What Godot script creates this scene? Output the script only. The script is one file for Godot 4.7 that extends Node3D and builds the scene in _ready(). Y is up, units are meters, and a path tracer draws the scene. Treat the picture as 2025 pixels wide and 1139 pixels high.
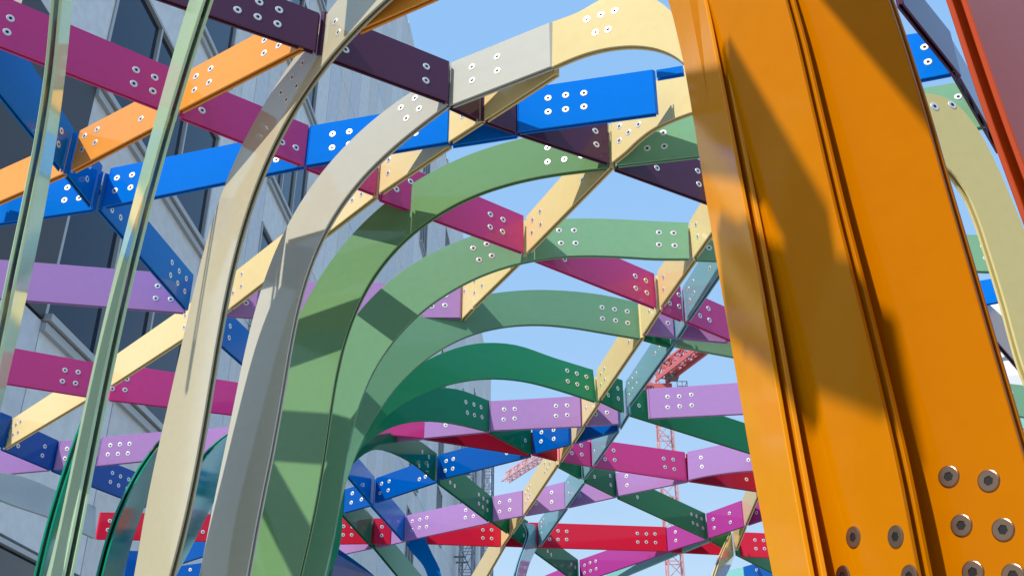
extends Node3D

var rng := RandomNumberGenerator.new()
var paint := {}
var bolt_mesh: ArrayMesh
var column_bolt_mesh: ArrayMesh
var glass_alt: Array[StandardMaterial3D] = []
var sculpture: Node3D
var small_bolts: Array[Transform3D] = []
var peel: NoiseTexture2D
var smudge: NoiseTexture2D
var grime: NoiseTexture2D

# ---------------------------------------------------------------- helpers
func tri(st: SurfaceTool, a: Vector3, b: Vector3, c: Vector3, n: Vector3) -> void:
	if (b - a).cross(c - a).dot(n) > 0.0:
		var t := b; b = c; c = t
	for q: Vector3 in [a, b, c]:
		st.set_normal(n); st.set_uv(Vector2(q.x, q.y)); st.add_vertex(q)

func quad4(st: SurfaceTool, a: Vector3, b: Vector3, c: Vector3, d: Vector3, n: Vector3) -> void:
	tri(st, a, b, c, n); tri(st, a, c, d, n)

func box(st: SurfaceTool, lo: Vector3, hi: Vector3) -> void:
	var v: Array[Vector3] = []
	for i in 8:
		v.append(Vector3(hi.x if i & 1 else lo.x, hi.y if i & 2 else lo.y, hi.z if i & 4 else lo.z))
	quad4(st, v[0], v[2], v[6], v[4], Vector3.LEFT); quad4(st, v[1], v[3], v[7], v[5], Vector3.RIGHT)
	quad4(st, v[0], v[1], v[5], v[4], Vector3.DOWN); quad4(st, v[2], v[3], v[7], v[6], Vector3.UP)
	quad4(st, v[0], v[1], v[3], v[2], Vector3.FORWARD); quad4(st, v[4], v[5], v[7], v[6], Vector3.BACK)

func bar(st: SurfaceTool, a: Vector3, b: Vector3, r: float) -> void:
	var z := (b - a).normalized()
	var x := z.cross(Vector3.UP if absf(z.y) < 0.9 else Vector3.RIGHT).normalized()
	var y := x.cross(z)
	for i in 4:
		var t0 := TAU * (i + 0.5) / 4.0
		var t1 := TAU * (i + 1.5) / 4.0
		var p := (x * cos(t0) + y * sin(t0)) * r * 1.414
		var q := (x * cos(t1) + y * sin(t1)) * r * 1.414
		quad4(st, a + p, a + q, b + q, b + p, (p + q).normalized())

func new_st() -> SurfaceTool:
	var st := SurfaceTool.new(); st.begin(Mesh.PRIMITIVE_TRIANGLES); return st

func obj(called: String, mesh: Mesh, m: Material, parent: Node) -> MeshInstance3D:
	var o := MeshInstance3D.new(); o.name = called; o.mesh = mesh
	if m: o.material_override = m
	o.cast_shadow = GeometryInstance3D.SHADOW_CASTING_SETTING_ON
	parent.add_child(o, true); return o

func thing(called: String, label: String, category: String, at := Vector3.ZERO, turn := 0.0) -> Node3D:
	var o := Node3D.new(); o.name = called; o.position = at; o.rotation.y = turn
	o.set_meta("label", label); o.set_meta("category", category); add_child(o, true); return o

func srgb(r: float, g: float, b: float) -> Color: return Color(r / 255.0, g / 255.0, b / 255.0)

func noise_tex(freq: float, seed_n: int, as_normal: bool, ramp: Gradient = null) -> NoiseTexture2D:
	var n := FastNoiseLite.new(); n.seed = seed_n; n.frequency = freq; n.noise_type = FastNoiseLite.TYPE_SIMPLEX_SMOOTH
	n.fractal_octaves = 3
	var t := NoiseTexture2D.new(); t.width = 512; t.height = 512; t.seamless = true; t.noise = n
	t.as_normal_map = as_normal; t.bump_strength = 3.0
	if ramp: t.color_ramp = ramp
	return t

func gloss(c: Color, rough: float, spec := 0.5) -> StandardMaterial3D:
	var m := StandardMaterial3D.new(); m.albedo_color = c; m.roughness = rough; m.metallic_specular = spec
	m.normal_enabled = true; m.normal_texture = peel; m.normal_scale = 0.02
	m.roughness_texture = smudge
	m.uv1_triplanar = true; m.uv1_world_triplanar = true; m.uv1_scale = Vector3(2, 2, 2)
	m.albedo_texture = grime
	return m

func flat(c: Color, rough: float, spec := 0.5) -> StandardMaterial3D:
	var m := StandardMaterial3D.new(); m.albedo_color = c; m.roughness = rough; m.metallic_specular = spec; return m

# Catmull-Rom through the points, four steps to a span
func spline(l: Array) -> PackedVector2Array:
	var p: Array[Vector2] = []
	for i in range(0, l.size(), 2): p.append(Vector2(l[i], l[i + 1]))
	var out := PackedVector2Array()
	for i in p.size() - 1:
		var a := p[maxi(i - 1, 0)]
		var d := p[mini(i + 2, p.size() - 1)]
		for k in 4: out.append(p[i].cubic_interpolate(p[i + 1], a, d, k / 4.0))
	out.append(p[-1])
	return out

func quad(l: Array) -> PackedVector2Array:
	var out := PackedVector2Array()
	for i in range(0, l.size(), 2): out.append(Vector2(l[i], l[i + 1]))
	return out

func band(outer: Array, inner: Array) -> PackedVector2Array:
	var o := spline(outer)
	var n := spline(inner); n.reverse(); o.append_array(n); return o

# a sheet of thickness t cut to an outline, its front at z, with small chamfers
func sheet(poly: PackedVector2Array, z: float, t: float, bevel: float) -> ArrayMesh:
	var st := new_st()
	if Geometry2D.is_polygon_clockwise(poly): poly.reverse()   # now anticlockwise, y up
	var n := poly.size()
	var ins := PackedVector2Array()
	for i in n:
		var e0 := (poly[i] - poly[(i + n - 1) % n]).normalized()
		var e1 := (poly[(i + 1) % n] - poly[i]).normalized()
		var m := (e0.orthogonal() + e1.orthogonal()).normalized()
		if m.dot(e0.orthogonal() * -1.0) < 0: m = -m
		ins.append(poly[i] + m * -bevel * -1.0)
	if absf(area(ins)) > absf(area(poly)):
		for i in n: ins[i] = poly[i] * 2.0 - ins[i]
	var idx := Geometry2D.triangulate_polygon(ins)
	if idx.is_empty(): idx = Geometry2D.triangulate_polygon(poly)
	if idx.is_empty() and n % 2 == 0:
		for i in n / 2 - 1:
			idx.append_array([i, i + 1, n - 2 - i, i, n - 2 - i, n - 1 - i])
	if idx.is_empty(): print("no triangles for outline of ", poly.size(), " at ", poly[0])
	for i in range(0, idx.size(), 3):
		var q: Array[Vector2] = [ins[idx[i]], ins[idx[i + 1]], ins[idx[i + 2]]]
		tri(st, Vector3(q[0].x, q[0].y, z), Vector3(q[1].x, q[1].y, z), Vector3(q[2].x, q[2].y, z), Vector3.BACK)
		tri(st, Vector3(q[0].x, q[0].y, z - t), Vector3(q[1].x, q[1].y, z - t), Vector3(q[2].x, q[2].y, z - t), Vector3.FORWARD)
	for i in n:
		var j := (i + 1) % n
		var e := (poly[j] - poly[i])
		if e.length() < 1e-5: continue
		e = e.normalized()
		var nn := Vector3(e.y, -e.x, 0)
		var a := poly[i]; var b := poly[j]; var c := ins[i]; var d := ins[j]
		quad4(st, Vector3(a.x, a.y, z - bevel), Vector3(b.x, b.y, z - bevel), Vector3(b.x, b.y, z - t + bevel), Vector3(a.x, a.y, z - t + bevel), nn)
		quad4(st, Vector3(a.x, a.y, z - bevel), Vector3(b.x, b.y, z - bevel), Vector3(d.x, d.y, z), Vector3(c.x, c.y, z), (nn + Vector3.BACK).normalized())
		quad4(st, Vector3(a.x, a.y, z - t + bevel), Vector3(b.x, b.y, z - t + bevel), Vector3(d.x, d.y, z - t), Vector3(c.x, c.y, z - t), (nn + Vector3.FORWARD).normalized())
	return st.commit()

func area(p: PackedVector2Array) -> float:
	var s := 0.0
	for i in p.size(): s += p[i].cross(p[(i + 1) % p.size()])
	return s * 0.5

# one plank or rib of the sculpture: a pair of sheets with a gap and the bolt heads on the front one
func plate(called: String, label: String, col: String, x: float, z: float, deg: float, poly: PackedVector2Array, bolts: Array, small: Array) -> Node3D:
	var base := 1e9
	for q in poly: base = minf(base, q.y)
	var loc := PackedVector2Array()
	for q in poly: loc.append(Vector2(q.x, q.y - base))
	var o := obj(called, sheet(loc, 0.0, 0.008, 0.0012), paint[col], sculpture)
	o.position = Vector3(x, base, z); o.rotation_degrees.y = deg
	o.set_meta("label", label)
	obj("back_plate", sheet(loc, -0.019, 0.008, 0.0012), paint[col], o)
	if poly.size() == 4 and loc[0].distance_to(loc[1]) > 0.12:
		for e in 2:
			var lo := loc[0 if e == 0 else 1]
			var hi := loc[3 if e == 0 else 2]
			var ret := obj("end_return", sheet(PackedVector2Array([Vector2(0, 0), Vector2(0.017, 0), Vector2(0.017, hi.y - lo.y), Vector2(0, hi.y - lo.y)]), 0.0, 0.006, 0.001), paint[col], o)
			ret.position = Vector3(lo.x, lo.y, -0.001)
			ret.rotation.y = deg_to_rad(50.0 if e == 1 else 130.0)
			if e == 0: ret.position.z = -0.004
	for i in range(0, bolts.size(), 2):
		var b := obj("bolt", column_bolt_mesh if col.begins_with("amber") else bolt_mesh, null, o)
		b.position = Vector3(bolts[i], bolts[i + 1] - base, 0.0); b.rotation.z = rng.randf() * TAU
	for i in range(0, small.size(), 2):
		small_bolts.append(o.transform * Transform3D(Basis(), Vector3(small[i], small[i + 1] - base, 0.0)))
	return o

func make_bolt() -> ArrayMesh:
	var prof := [[0.0158, 0.0], [0.0152, 0.0012], [0.0138, 0.0018], [0.0086, 0.0018]]
	var st := new_st()
	var n := 24
	for k in prof.size() - 1:
		for i in n:
			var t0 := TAU * i / n
			var t1 := TAU * (i + 1) / n
			var r0: float = prof[k][0]
			var r1: float = prof[k + 1][0]
			var z0: float = prof[k][1]
			var z1: float = prof[k + 1][1]
			var nz := r0 - r1
			var nr := z1 - z0
			var mid := Vector3(cos((t0 + t1) / 2) * nr, sin((t0 + t1) / 2) * nr, nz).normalized()
			quad4(st, Vector3(cos(t0) * r0, sin(t0) * r0, z0), Vector3(cos(t1) * r0, sin(t1) * r0, z0), Vector3(cos(t1) * r1, sin(t1) * r1, z1), Vector3(cos(t0) * r1, sin(t0) * r1, z1), mid)
	# ring between the round lip and the hexagon
	for i in 6:
		for s in 4:
			var t0 := TAU * (i + s / 4.0) / 6
			var t1 := TAU * (i + (s + 1) / 4.0) / 6
			var h0 := Vector2(cos(TAU * i / 6.0), sin(TAU * i / 6.0)).lerp(Vector2(cos(TAU * (i + 1) / 6.0), sin(TAU * (i + 1) / 6.0)), s / 4.0) * 0.0070
			var h1 := Vector2(cos(TAU * i / 6.0), sin(TAU * i / 6.0)).lerp(Vector2(cos(TAU * (i + 1) / 6.0), sin(TAU * (i + 1) / 6.0)), (s + 1) / 4.0) * 0.0070
			quad4(st, Vector3(cos(t0) * 0.0086, sin(t0) * 0.0086, 0.0018), Vector3(cos(t1) * 0.0086, sin(t1) * 0.0086, 0.0018), Vector3(h1.x, h1.y, 0.0012), Vector3(h0.x, h0.y, 0.0012), Vector3.BACK)
	var m := ArrayMesh.new()
	st.set_material(paint["bolt_steel"]); st.commit(m)
	var sk := new_st()
	for i in 6:
		var a := Vector3(cos(TAU * i / 6.0) * 0.0072, sin(TAU * i / 6.0) * 0.0072, 0.0012)
		var b := Vector3(cos(TAU * (i + 1) / 6.0) * 0.0072, sin(TAU * (i + 1) / 6.0) * 0.0072, 0.0012)
		var a2 := Vector3(a.x * 0.96, a.y * 0.96, 0.0003)
		var b2 := Vector3(b.x * 0.96, b.y * 0.96, 0.0003)
		quad4(sk, a, b, b2, a2, -(a + b - Vector3(0, 0, 0.0024)).normalized())
		tri(sk, Vector3(0, 0, 0.0003), a2, b2, Vector3.BACK)
	sk.set_material(paint["bolt_socket"]); sk.commit(m)
	return m

func _ready() -> void:
	rng.seed = 11
	# ------------------------------------------------------------ camera, sky, sun
	var cam := Camera3D.new(); cam.name = "camera"; cam.fov = 30.53; cam.near = 0.05; cam.far = 2000.0
	cam.position = Vector3(0, 1.6, 0); cam.rotation_degrees = Vector3(27.8, 0, 0); add_child(cam); cam.make_current()
	var env := Environment.new(); env.background_mode = Environment.BG_SKY
	var sm := ProceduralSkyMaterial.new()
	sm.sky_top_color = srgb(146, 195, 247); sm.sky_horizon_color = srgb(238, 255, 255); sm.sky_curve = 0.16
	sm.ground_bottom_color = srgb(120, 118, 112); sm.ground_horizon_color = srgb(190, 200, 205); sm.sun_angle_max = 1.0
	var cr := Gradient.new(); cr.set_color(0, Color(1, 1, 1, 0)); cr.set_color(1, Color(1, 1, 1, 0.5)); cr.set_offset(0, 0.48); cr.set_offset(1, 0.95)
	var cn := noise_tex(0.006, 5, false, cr); cn.width = 1024; cn.height = 512
	(cn.noise as FastNoiseLite).fractal_octaves = 5
	sm.sky_cover = cn; sm.sky_cover_modulate = Color(1, 1, 1, 0.6)
	var sky := Sky.new(); sky.sky_material = sm; env.sky = sky
	env.tonemap_mode = Environment.TONE_MAPPER_LINEAR; env.tonemap_exposure = 1.0
	env.sdfgi_enabled = true; env.ssao_enabled = true; env.ssil_enabled = true
	var we := WorldEnvironment.new(); we.name = "world_environment"; we.environment = env; add_child(we)
	var sun := DirectionalLight3D.new(); sun.name = "sun"; sun.light_energy = 1.5; sun.light_color = srgb(255, 246, 230)
	sun.light_angular_distance = 0.5; sun.shadow_enabled = true
	var to_sun := Vector3(-0.50, 0.73, 0.46).normalized()
	sun.look_at_from_position(to_sun * 50.0, Vector3.ZERO, Vector3.UP); add_child(sun)

	# ------------------------------------------------------------ materials
	peel = noise_tex(0.12, 3, true); peel.width = 1024; peel.height = 1024
	var gg := Gradient.new(); gg.set_color(0, Color(0.988, 0.987, 0.985)); gg.set_color(1, Color(1, 1, 1)); gg.set_offset(0, 0.15); gg.set_offset(1, 0.6)
	grime = noise_tex(0.008, 17, false, gg); grime.width = 1024; grime.height = 1024; (grime.noise as FastNoiseLite).fractal_octaves = 6
	var rg := Gradient.new(); rg.set_color(0, Color(0.7, 0.7, 0.7)); rg.set_color(1, Color(1, 1, 1))
	smudge = noise_tex(0.01, 7, false, rg); smudge.width = 1024; smudge.height = 1024
	# sRGB colour, then reflectance at normal incidence (0.5 is 4 percent)
	var colours := {"magenta": [212, 58, 138, 0.45], "azure": [8, 118, 226, 0.25], "navy": [0, 114, 200, 0.25], "blue": [0, 84, 172, 0.35], "purple": [174, 132, 194, 0.4],
		"cream": [230, 207, 150, 0.35], "plum": [88, 46, 76, 0.4], "orange": [240, 158, 58, 0.5], "grey": [196, 197, 190, 0.2], "beige": [190, 181, 154, 0.55], "grey2": [196, 194, 182, 0.6],
		"fern": [112, 152, 104, 0.45], "jade": [48, 148, 108, 0.25], "jade2": [30, 136, 102, 0.2], "sage": [128, 176, 140, 0.4], "sage2": [108, 158, 128, 0.35], "emerald": [32, 126, 84, 0.25], "pine": [12, 116, 84, 0.2], "pine2": [6, 110, 86, 0.2],
		"crimson": [165, 24, 54, 0.3], "red": [212, 32, 62, 0.35], "orchid": [165, 58, 145, 0.35], "steel": [122, 170, 190, 0.4], "aqua": [130, 196, 194, 0.4],
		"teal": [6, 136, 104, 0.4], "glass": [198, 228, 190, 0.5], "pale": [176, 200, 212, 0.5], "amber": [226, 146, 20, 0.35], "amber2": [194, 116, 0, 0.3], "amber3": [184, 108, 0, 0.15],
		"rust": [184, 70, 24, 0.4], "cream2": [226, 206, 150, 0.35], "cream3": [214, 200, 140, 0.2]}
	for k: String in colours:
		var c: Array = colours[k]
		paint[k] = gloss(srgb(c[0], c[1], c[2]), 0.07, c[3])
	var steel := flat(srgb(232, 230, 228), 0.4); steel.metallic = 0.5; paint["bolt_steel"] = steel
	paint["bolt_socket"] = flat(srgb(10, 9, 8), 0.7)
	bolt_mesh = make_bolt()
	var dark := flat(srgb(140, 110, 88), 0.3); dark.metallic = 0.9
	column_bolt_mesh = bolt_mesh.duplicate(); column_bolt_mesh.surface_set_material(0, dark)

	# ------------------------------------------------------------ setting
	var gst := new_st()
	quad4(gst, Vector3(-600, 0, 600), Vector3(600, 0, 600), Vector3(600, 0, -600), Vector3(-600, 0, -600), Vector3.UP)
	var gm := flat(srgb(150, 146, 138), 0.85)
	var gr := Gradient.new(); gr.set_color(0, srgb(128, 124, 116)); gr.set_color(1, srgb(166, 162, 154))
	gm.albedo_color = Color.WHITE; gm.albedo_texture = noise_tex(0.03, 21, false, gr); gm.uv1_triplanar = true; gm.uv1_world_triplanar = true; gm.uv1_scale = Vector3(0.4, 0.4, 0.4)
	obj("ground", gst.commit(), gm, self).set_meta("kind", "structure")
	office_tower()
	crane()
	wrapped_building()
	terrace()

	# ------------------------------------------------------------ the sculpture
	sculpture = thing("lattice_canopy_sculpture", "rainbow coloured lattice canopy of bolted metal planks on arched legs, filling the foreground", "sculpture")
	ribs()
	if small_bolts.size():
		var st := new_st()
		for t in small_bolts:
			st.append_from(bolt_mesh, 0, t)
		st.set_material(paint["bolt_steel"])
		var am := ArrayMesh.new(); st.commit(am)
		var s2 := new_st()
		for t in small_bolts: s2.append_from(bolt_mesh, 1, t)
		s2.set_material(paint["bolt_socket"]); s2.commit(am)
		obj("small_bolts", am, null, sculpture).set_meta("kind", "stuff")

# ---------------------------------------------------------------- background
func office_tower() -> void:
	var th := deg_to_rad(3.3)
	var d := Vector3(sin(th), 0, -cos(th))
	var n := Vector3(cos(th), 0, sin(th))
	var o := thing("office_building", "tall grey panelled office building with dark blue windows behind the canopy", "building", -n * 7.7)
	# local frame: x along the facade, z out of it
	o.basis = Basis(d, Vector3.UP, n)
	if o.basis.determinant() < 0: o.basis = Basis(d, Vector3.UP, -n)
	var zs := 1.0 if o.basis.z.dot(n) > 0 else -1.0
	var wall := flat(srgb(150, 163, 176), 0.62)
	var gw := Gradient.new(); gw.set_color(0, srgb(208, 211, 213)); gw.set_color(1, srgb(224, 227, 229))
	wall.albedo_color = Color.WHITE; wall.albedo_texture = noise_tex(0.02, 31, false, gw); wall.uv1_triplanar = true; wall.uv1_scale = Vector3(0.3, 0.3, 0.3)
	var wall2: StandardMaterial3D = wall.duplicate(); wall2.albedo_color = Color(0.94, 0.95, 0.97)
	var wall3: StandardMaterial3D = wall.duplicate(); wall3.albedo_color = Color(0.97, 0.96, 0.95)
	var joint := flat(srgb(52, 58, 66), 0.8)
	var stone := flat(srgb(60, 60, 64), 0.5)
	var glass := flat(srgb(10, 30, 54), 0.06, 0.4)
	var dark := flat(srgb(14, 24, 34), 0.08, 0.5)
	var frame := flat(srgb(176, 180, 182), 0.5)
	glass_alt = [flat(srgb(26, 46, 66), 0.07, 0.5), flat(srgb(6, 16, 30), 0.04, 0.5)]
	var core := new_st()
	var pf: Array[Vector2] = [Vector2(11, 0), Vector2(97, 0), Vector2(97, 42.6), Vector2(58, 42.6), Vector2(40, 38.9), Vector2(11, 38.9)]
	for q in [[0, 1, 2], [0, 2, 3], [0, 3, 4], [0, 4, 5]]:
		for z in [-0.12, -16.0]:
			tri(core, Vector3(pf[q[0]].x, pf[q[0]].y, z * zs), Vector3(pf[q[1]].x, pf[q[1]].y, z * zs), Vector3(pf[q[2]].x, pf[q[2]].y, z * zs), Vector3(0, 0, zs if z > -1 else -zs))
	for i in 6:
		var a := pf[i]; var b := pf[(i + 1) % 6]
		var e := (b - a).normalized()
		quad4(core, Vector3(a.x, a.y, -0.12 * zs), Vector3(b.x, b.y, -0.12 * zs), Vector3(b.x, b.y, -16 * zs), Vector3(a.x, a.y, -16 * zs), Vector3(e.y, -e.x, 0))
	obj("wall", core.commit(), joint, o)
	var cols := [11.0, 13.5, 19.0, 20.8, 22.6, 26.2, 29.0, 32.0, 35.2, 38.1, 41.3, 44.4, 48.0, 50.6, 54.5, 58.5, 61.0, 66.0, 72.0, 79.0, 88.0, 97.0]
	var rows := [0.0, 5.3, 8.4, 12.7, 17.0, 21.3, 25.6, 29.9, 34.2, 38.5, 42.6]
	for ci in cols.size() - 1:
		var x0: float = cols[ci]
		var x1: float = cols[ci + 1]
		var bay: bool = x0 in [13.5, 22.6, 48.0, 58.5]
		for ri in rows.size() - 1:
			var y0: float = rows[ri]
			var y1: float = rows[ri + 1]
			if ri == rows.size() - 1 - 1 and x0 < 40: y1 = 38.9
			if y1 <= y0 + 0.05: continue
			if x0 >= 40.0 and x0 < 57 and ri == 9: y1 = minf(y1, 38.9 + (x0 - 40.0) * 0.205)
			if y1 <= y0 + 0.05: continue
			if ri == 0 and x0 >= 10.0 and x0 < 24.0:
				win(o, x0, x1, 0.0, 5.25, dark, frame, zs, 2); continue
			if ri == 2 and x0 == 11.0 or ri == 1 and x0 == 11.0 and false:
				var sp := new_st(); box(sp, Vector3(x0 + 0.02, y0 + 0.02, -0.1), Vector3(x1 - 0.02, y1 - 0.02, 0.03)); obj("panel", sp.commit(), stone, o); continue
			if bay and ri >= 2 and ri < 9:
				win(o, x0, x1, y0, y0 + 2.95, glass, frame, zs, 3)
				y0 += 2.95
			for half in 2:
				var xa := x0 + (x1 - x0) * 0.5 * half
				var xb := xa + (x1 - x0) * 0.5
				var st := new_st()
				box(st, Vector3(xa + 0.012, y0 + 0.012, -0.1), Vector3(xb - 0.012, y1 - 0.012, 0.0 + rng.randf() * 0.004))
				obj("panel", st.commit(), [wall, wall2, wall3][rng.randi() % 3], o)

func win(o: Node3D, x0: float, x1: float, y0: float, y1: float, glass: Material, frame: Material, zs: float, n: int) -> void:
	var st := new_st()
	var f := 0.07
	box(st, Vector3(x0, y0, -0.1), Vector3(x1, y0 + f * 1.6, 0.14)); box(st, Vector3(x0, y0 - 0.16, -0.1), Vector3(x1, y0 - 0.03, 0.08)); box(st, Vector3(x0, y1 - f, -0.1), Vector3(x1, y1, 0.04))
	for i in n + 1:
		var x := lerpf(x0, x1 - f, i / float(n))
		box(st, Vector3(x, y0 + f * 1.6, -0.1), Vector3(x + f, y1 - f, 0.03))
	var w := obj("window", st.commit(), frame, o)
	for i in n:
		var g := new_st()
		var xa := lerpf(x0, x1 - f, i / float(n)) + f
		var xb := lerpf(x0, x1 - f, (i + 1) / float(n))
		box(g, Vector3(xa, y0 + f * 1.6, -0.08), Vector3(xb, y1 - f, -0.04))
		obj("pane", g.commit(), glass if rng.randf() < 0.6 else glass_alt[rng.randi() % 2], w)

func lattice(st: SurfaceTool, a: Vector3, b: Vector3, up: Vector3, side: Vector3, w: float, h: float, step: float, r: float, triangular := false) -> void:
	var n := int(a.distance_to(b) / step)
	for i in n:
		var p := a.lerp(b, i / float(n))
		var q := a.lerp(b, (i + 1) / float(n))
		var c: Array[Vector3] = [-side * w / 2, side * w / 2, side * w / 2 + up * h, -side * w / 2 + up * h]
		if triangular: c = [-side * w / 2, side * w / 2, up * h]
		for k in c.size():
			var k2 := (k + 1) % c.size()
			bar(st, p + c[k], q + c[k], r * 1.6)
			bar(st, p + c[k], p + c[k2], r)
			if i % 2 == 0: bar(st, p + c[k], q + c[k2], r)
			else: bar(st, p + c[k2], q + c[k], r)

func crane() -> void:
	var red := flat(srgb(196, 100, 102), 0.6)
	var pink := flat(srgb(206, 146, 150), 0.6)
	var grey := flat(srgb(120, 122, 126), 0.5)
	var foot := Vector3(21.2, 0, -138.4)
	var o := thing("tower_crane", "red lattice tower crane rising against the blue sky behind the canopy", "crane", foot)
	var top := 57.5
	var st := new_st()
	lattice(st, Vector3(0, 0, 1), Vector3(0, top, 1), Vector3(0, 0, -1), Vector3.RIGHT, 2.0, 2.0, 2.1, 0.055)
	obj("mast", st.commit(), pink, o)
	st = new_st(); box(st, Vector3(-1.25, top, -1.25), Vector3(1.25, top + 1.3, 1.25)); box(st, Vector3(-2.4, top + 1.0, -1.2), Vector3(-1.4, top + 1.4, 1.2))
	obj("slewing_ring", st.commit(), red, o)
	var tip := Vector3(-1.2, 60, -186.5) - foot
	var dir := Vector3(tip.x, 0, tip.z).normalized()
	var side := dir.cross(Vector3.UP)
	st = new_st()
	lattice(st, Vector3(0, top + 2.2, 0) + dir * 1.5, Vector3(0, 60.0, 0) + dir * Vector2(tip.x, tip.z).length(), Vector3.UP, side, 1.6, 1.7, 1.7, 0.06, true)
	obj("jib", st.commit(), pink, o)
	st = new_st()
	var cj := -dir
	cj = (Vector3(25.4, 0, -127.5) - Vector3(foot.x, 0, foot.z)).normalized()
	var s2 := cj.cross(Vector3.UP)
	lattice(st, Vector3(0, top + 2.4, 0) + cj * 0.5, Vector3(0, top + 2.4, 0) + cj * 16, Vector3.UP, s2, 1.7, 1.5, 1.5, 0.09)
	for s in [-1, 1]:
		var a: Vector3 = Vector3(0, top + 2.0, 0) + s2 * s * 0.95
		var e: Vector3 = a + cj * 16
		bar(st, a, e, 0.13)
	obj("counter_jib", st.commit(), red, o)
	st = new_st()
	box(st, Vector3(0.6, top + 1.9, 0.4), Vector3(2.2, top + 4.0, 2.2))
	obj("cab", st.commit(), grey, o)
	st = new_st()
	for y in [0.4, 1.1]:
		bar(st, Vector3(1.8, top + y, 2.4), Vector3(3.2, top + y, 2.4), 0.04); bar(st, Vector3(3.2, top + y, 2.4), Vector3(3.2, top + y, -1.0), 0.04)
	for x in [1.8, 2.5, 3.2]: bar(st, Vector3(x, top, 2.4), Vector3(x, top + 1.1, 2.4), 0.04)
	box(st, Vector3(1.6, top - 0.1, -1.0), Vector3(3.25, top, 2.45))
	obj("platform", st.commit(), grey, o)
	st = new_st()
	var apex := Vector3(0, top + 12.5, 0) + cj * 1.0
	for s in [-1, 1]:
		bar(st, Vector3(0, top + 2, 0) + side * s * 0.8, apex, 0.1)
		bar(st, Vector3(0, top + 2, 0) + cj * 2.5 + side * s * 0.8, apex, 0.1)
	obj("tower_head", st.commit(), red, o)
	st = new_st()
	bar(st, apex, Vector3(0, 61.6, 0) + dir * 24.0, 0.045); bar(st, apex, Vector3(0, 61.6, 0) + dir * 25.0 + side * 0.5, 0.045)
	bar(st, apex, Vector3(0, top + 3.9, 0) + cj * 15.0, 0.045)
	obj("pendant_line", st.commit(), grey, o)
	# hoist masts on the far end of the office building
	var th := deg_to_rad(3.3)
	for h in [[70.0, 29.5, "twin lattice hoist mast nearer the canopy, standing against the office facade"], [86.0, 32.0, "twin lattice hoist mast at the far corner of the office facade"]]:
		var s: float = h[0]
		var p := Vector3(cos(th), 0, sin(th)) * -6.9 + Vector3(sin(th), 0, -cos(th)) * s
		var t := thing("hoist_mast", h[2], "hoist", p, -th)
		t.set_meta("group", "hoist masts on the office facade")
		for k in [0.0, 1.7]:
			var ms := new_st()
			lattice(ms, Vector3(0, 0, k), Vector3(0, h[1], k), Vector3(0, 0, 1), Vector3.RIGHT, 0.8, 0.8, 1.5, 0.016)
			obj("mast", ms.commit(), flat(srgb(132, 130, 142), 0.6), t)
		var tie := new_st()
		for y in range(6, 29, 6):
			bar(tie, Vector3(-0.9, y, 0.5), Vector3(0, y, 0.5), 0.05); bar(tie, Vector3(-0.9, y, 2.0), Vector3(0, y, 2.0), 0.05)
		obj("wall_tie", tie.commit(), grey, t)

func wrapped_building() -> void:
	var o := thing("wrapped_building", "building under scaffold wrapped in white sheeting behind the orange upright", "building", Vector3(21.5, 0, -38.0), deg_to_rad(-28))
	var white := flat(srgb(224, 228, 234), 0.6)
	var sheet2 := flat(srgb(196, 204, 214), 0.5)
	var pole := flat(srgb(96, 88, 80), 0.5)
	var st := new_st(); box(st, Vector3(-5.5, 0, -8), Vector3(6, 21.6, 0)); obj("wall", st.commit(), sheet2, o)
	st = new_st(); box(st, Vector3(6.0, 0, -9.0), Vector3(60, 23, -1.0)); obj("side_wing", st.commit(), sheet2, o)
	for i in 5:
		for j in 9:
			var s := new_st()
			var x := -5.4 + i * 2.25
			var y := 0.4 + j * 2.35
			# sheeting bellies out between its ties
			for a in 4:
				for b in 4:
					var f := func(u: float, v: float) -> Vector3: return Vector3(x + u * 2.18, y + v * 2.25, 0.25 + 0.22 * sin(u * PI) * sin(v * PI) + 0.06 * sin(u * 9 + i * 2 + v * 4 + j))
					var p0: Vector3 = f.call(a / 4.0, b / 4.0)
					var p1: Vector3 = f.call((a + 1) / 4.0, b / 4.0)
					var p2: Vector3 = f.call((a + 1) / 4.0, (b + 1) / 4.0)
					var p3: Vector3 = f.call(a / 4.0, (b + 1) / 4.0)
					quad4(s, p0, p1, p2, p3, (p1 - p0).cross(p3 - p0).normalized())
			obj("sheeting_panel", s.commit(), white if (i + j) % 3 else sheet2, o)
	for i in 6:
		var s := new_st(); bar(s, Vector3(-5.45 + i * 2.25, 0, 0.75), Vector3(-5.45 + i * 2.25, 22.4, 0.75), 0.11); obj("scaffold_pole", s.commit(), pole, o)
	for j in 9:
		var s := new_st(); bar(s, Vector3(-5.5, 0.35 + j * 2.35, 0.68), Vector3(5.9, 0.35 + j * 2.35, 0.68), 0.06); obj("scaffold_rail", s.commit(), pole, o)

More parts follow.
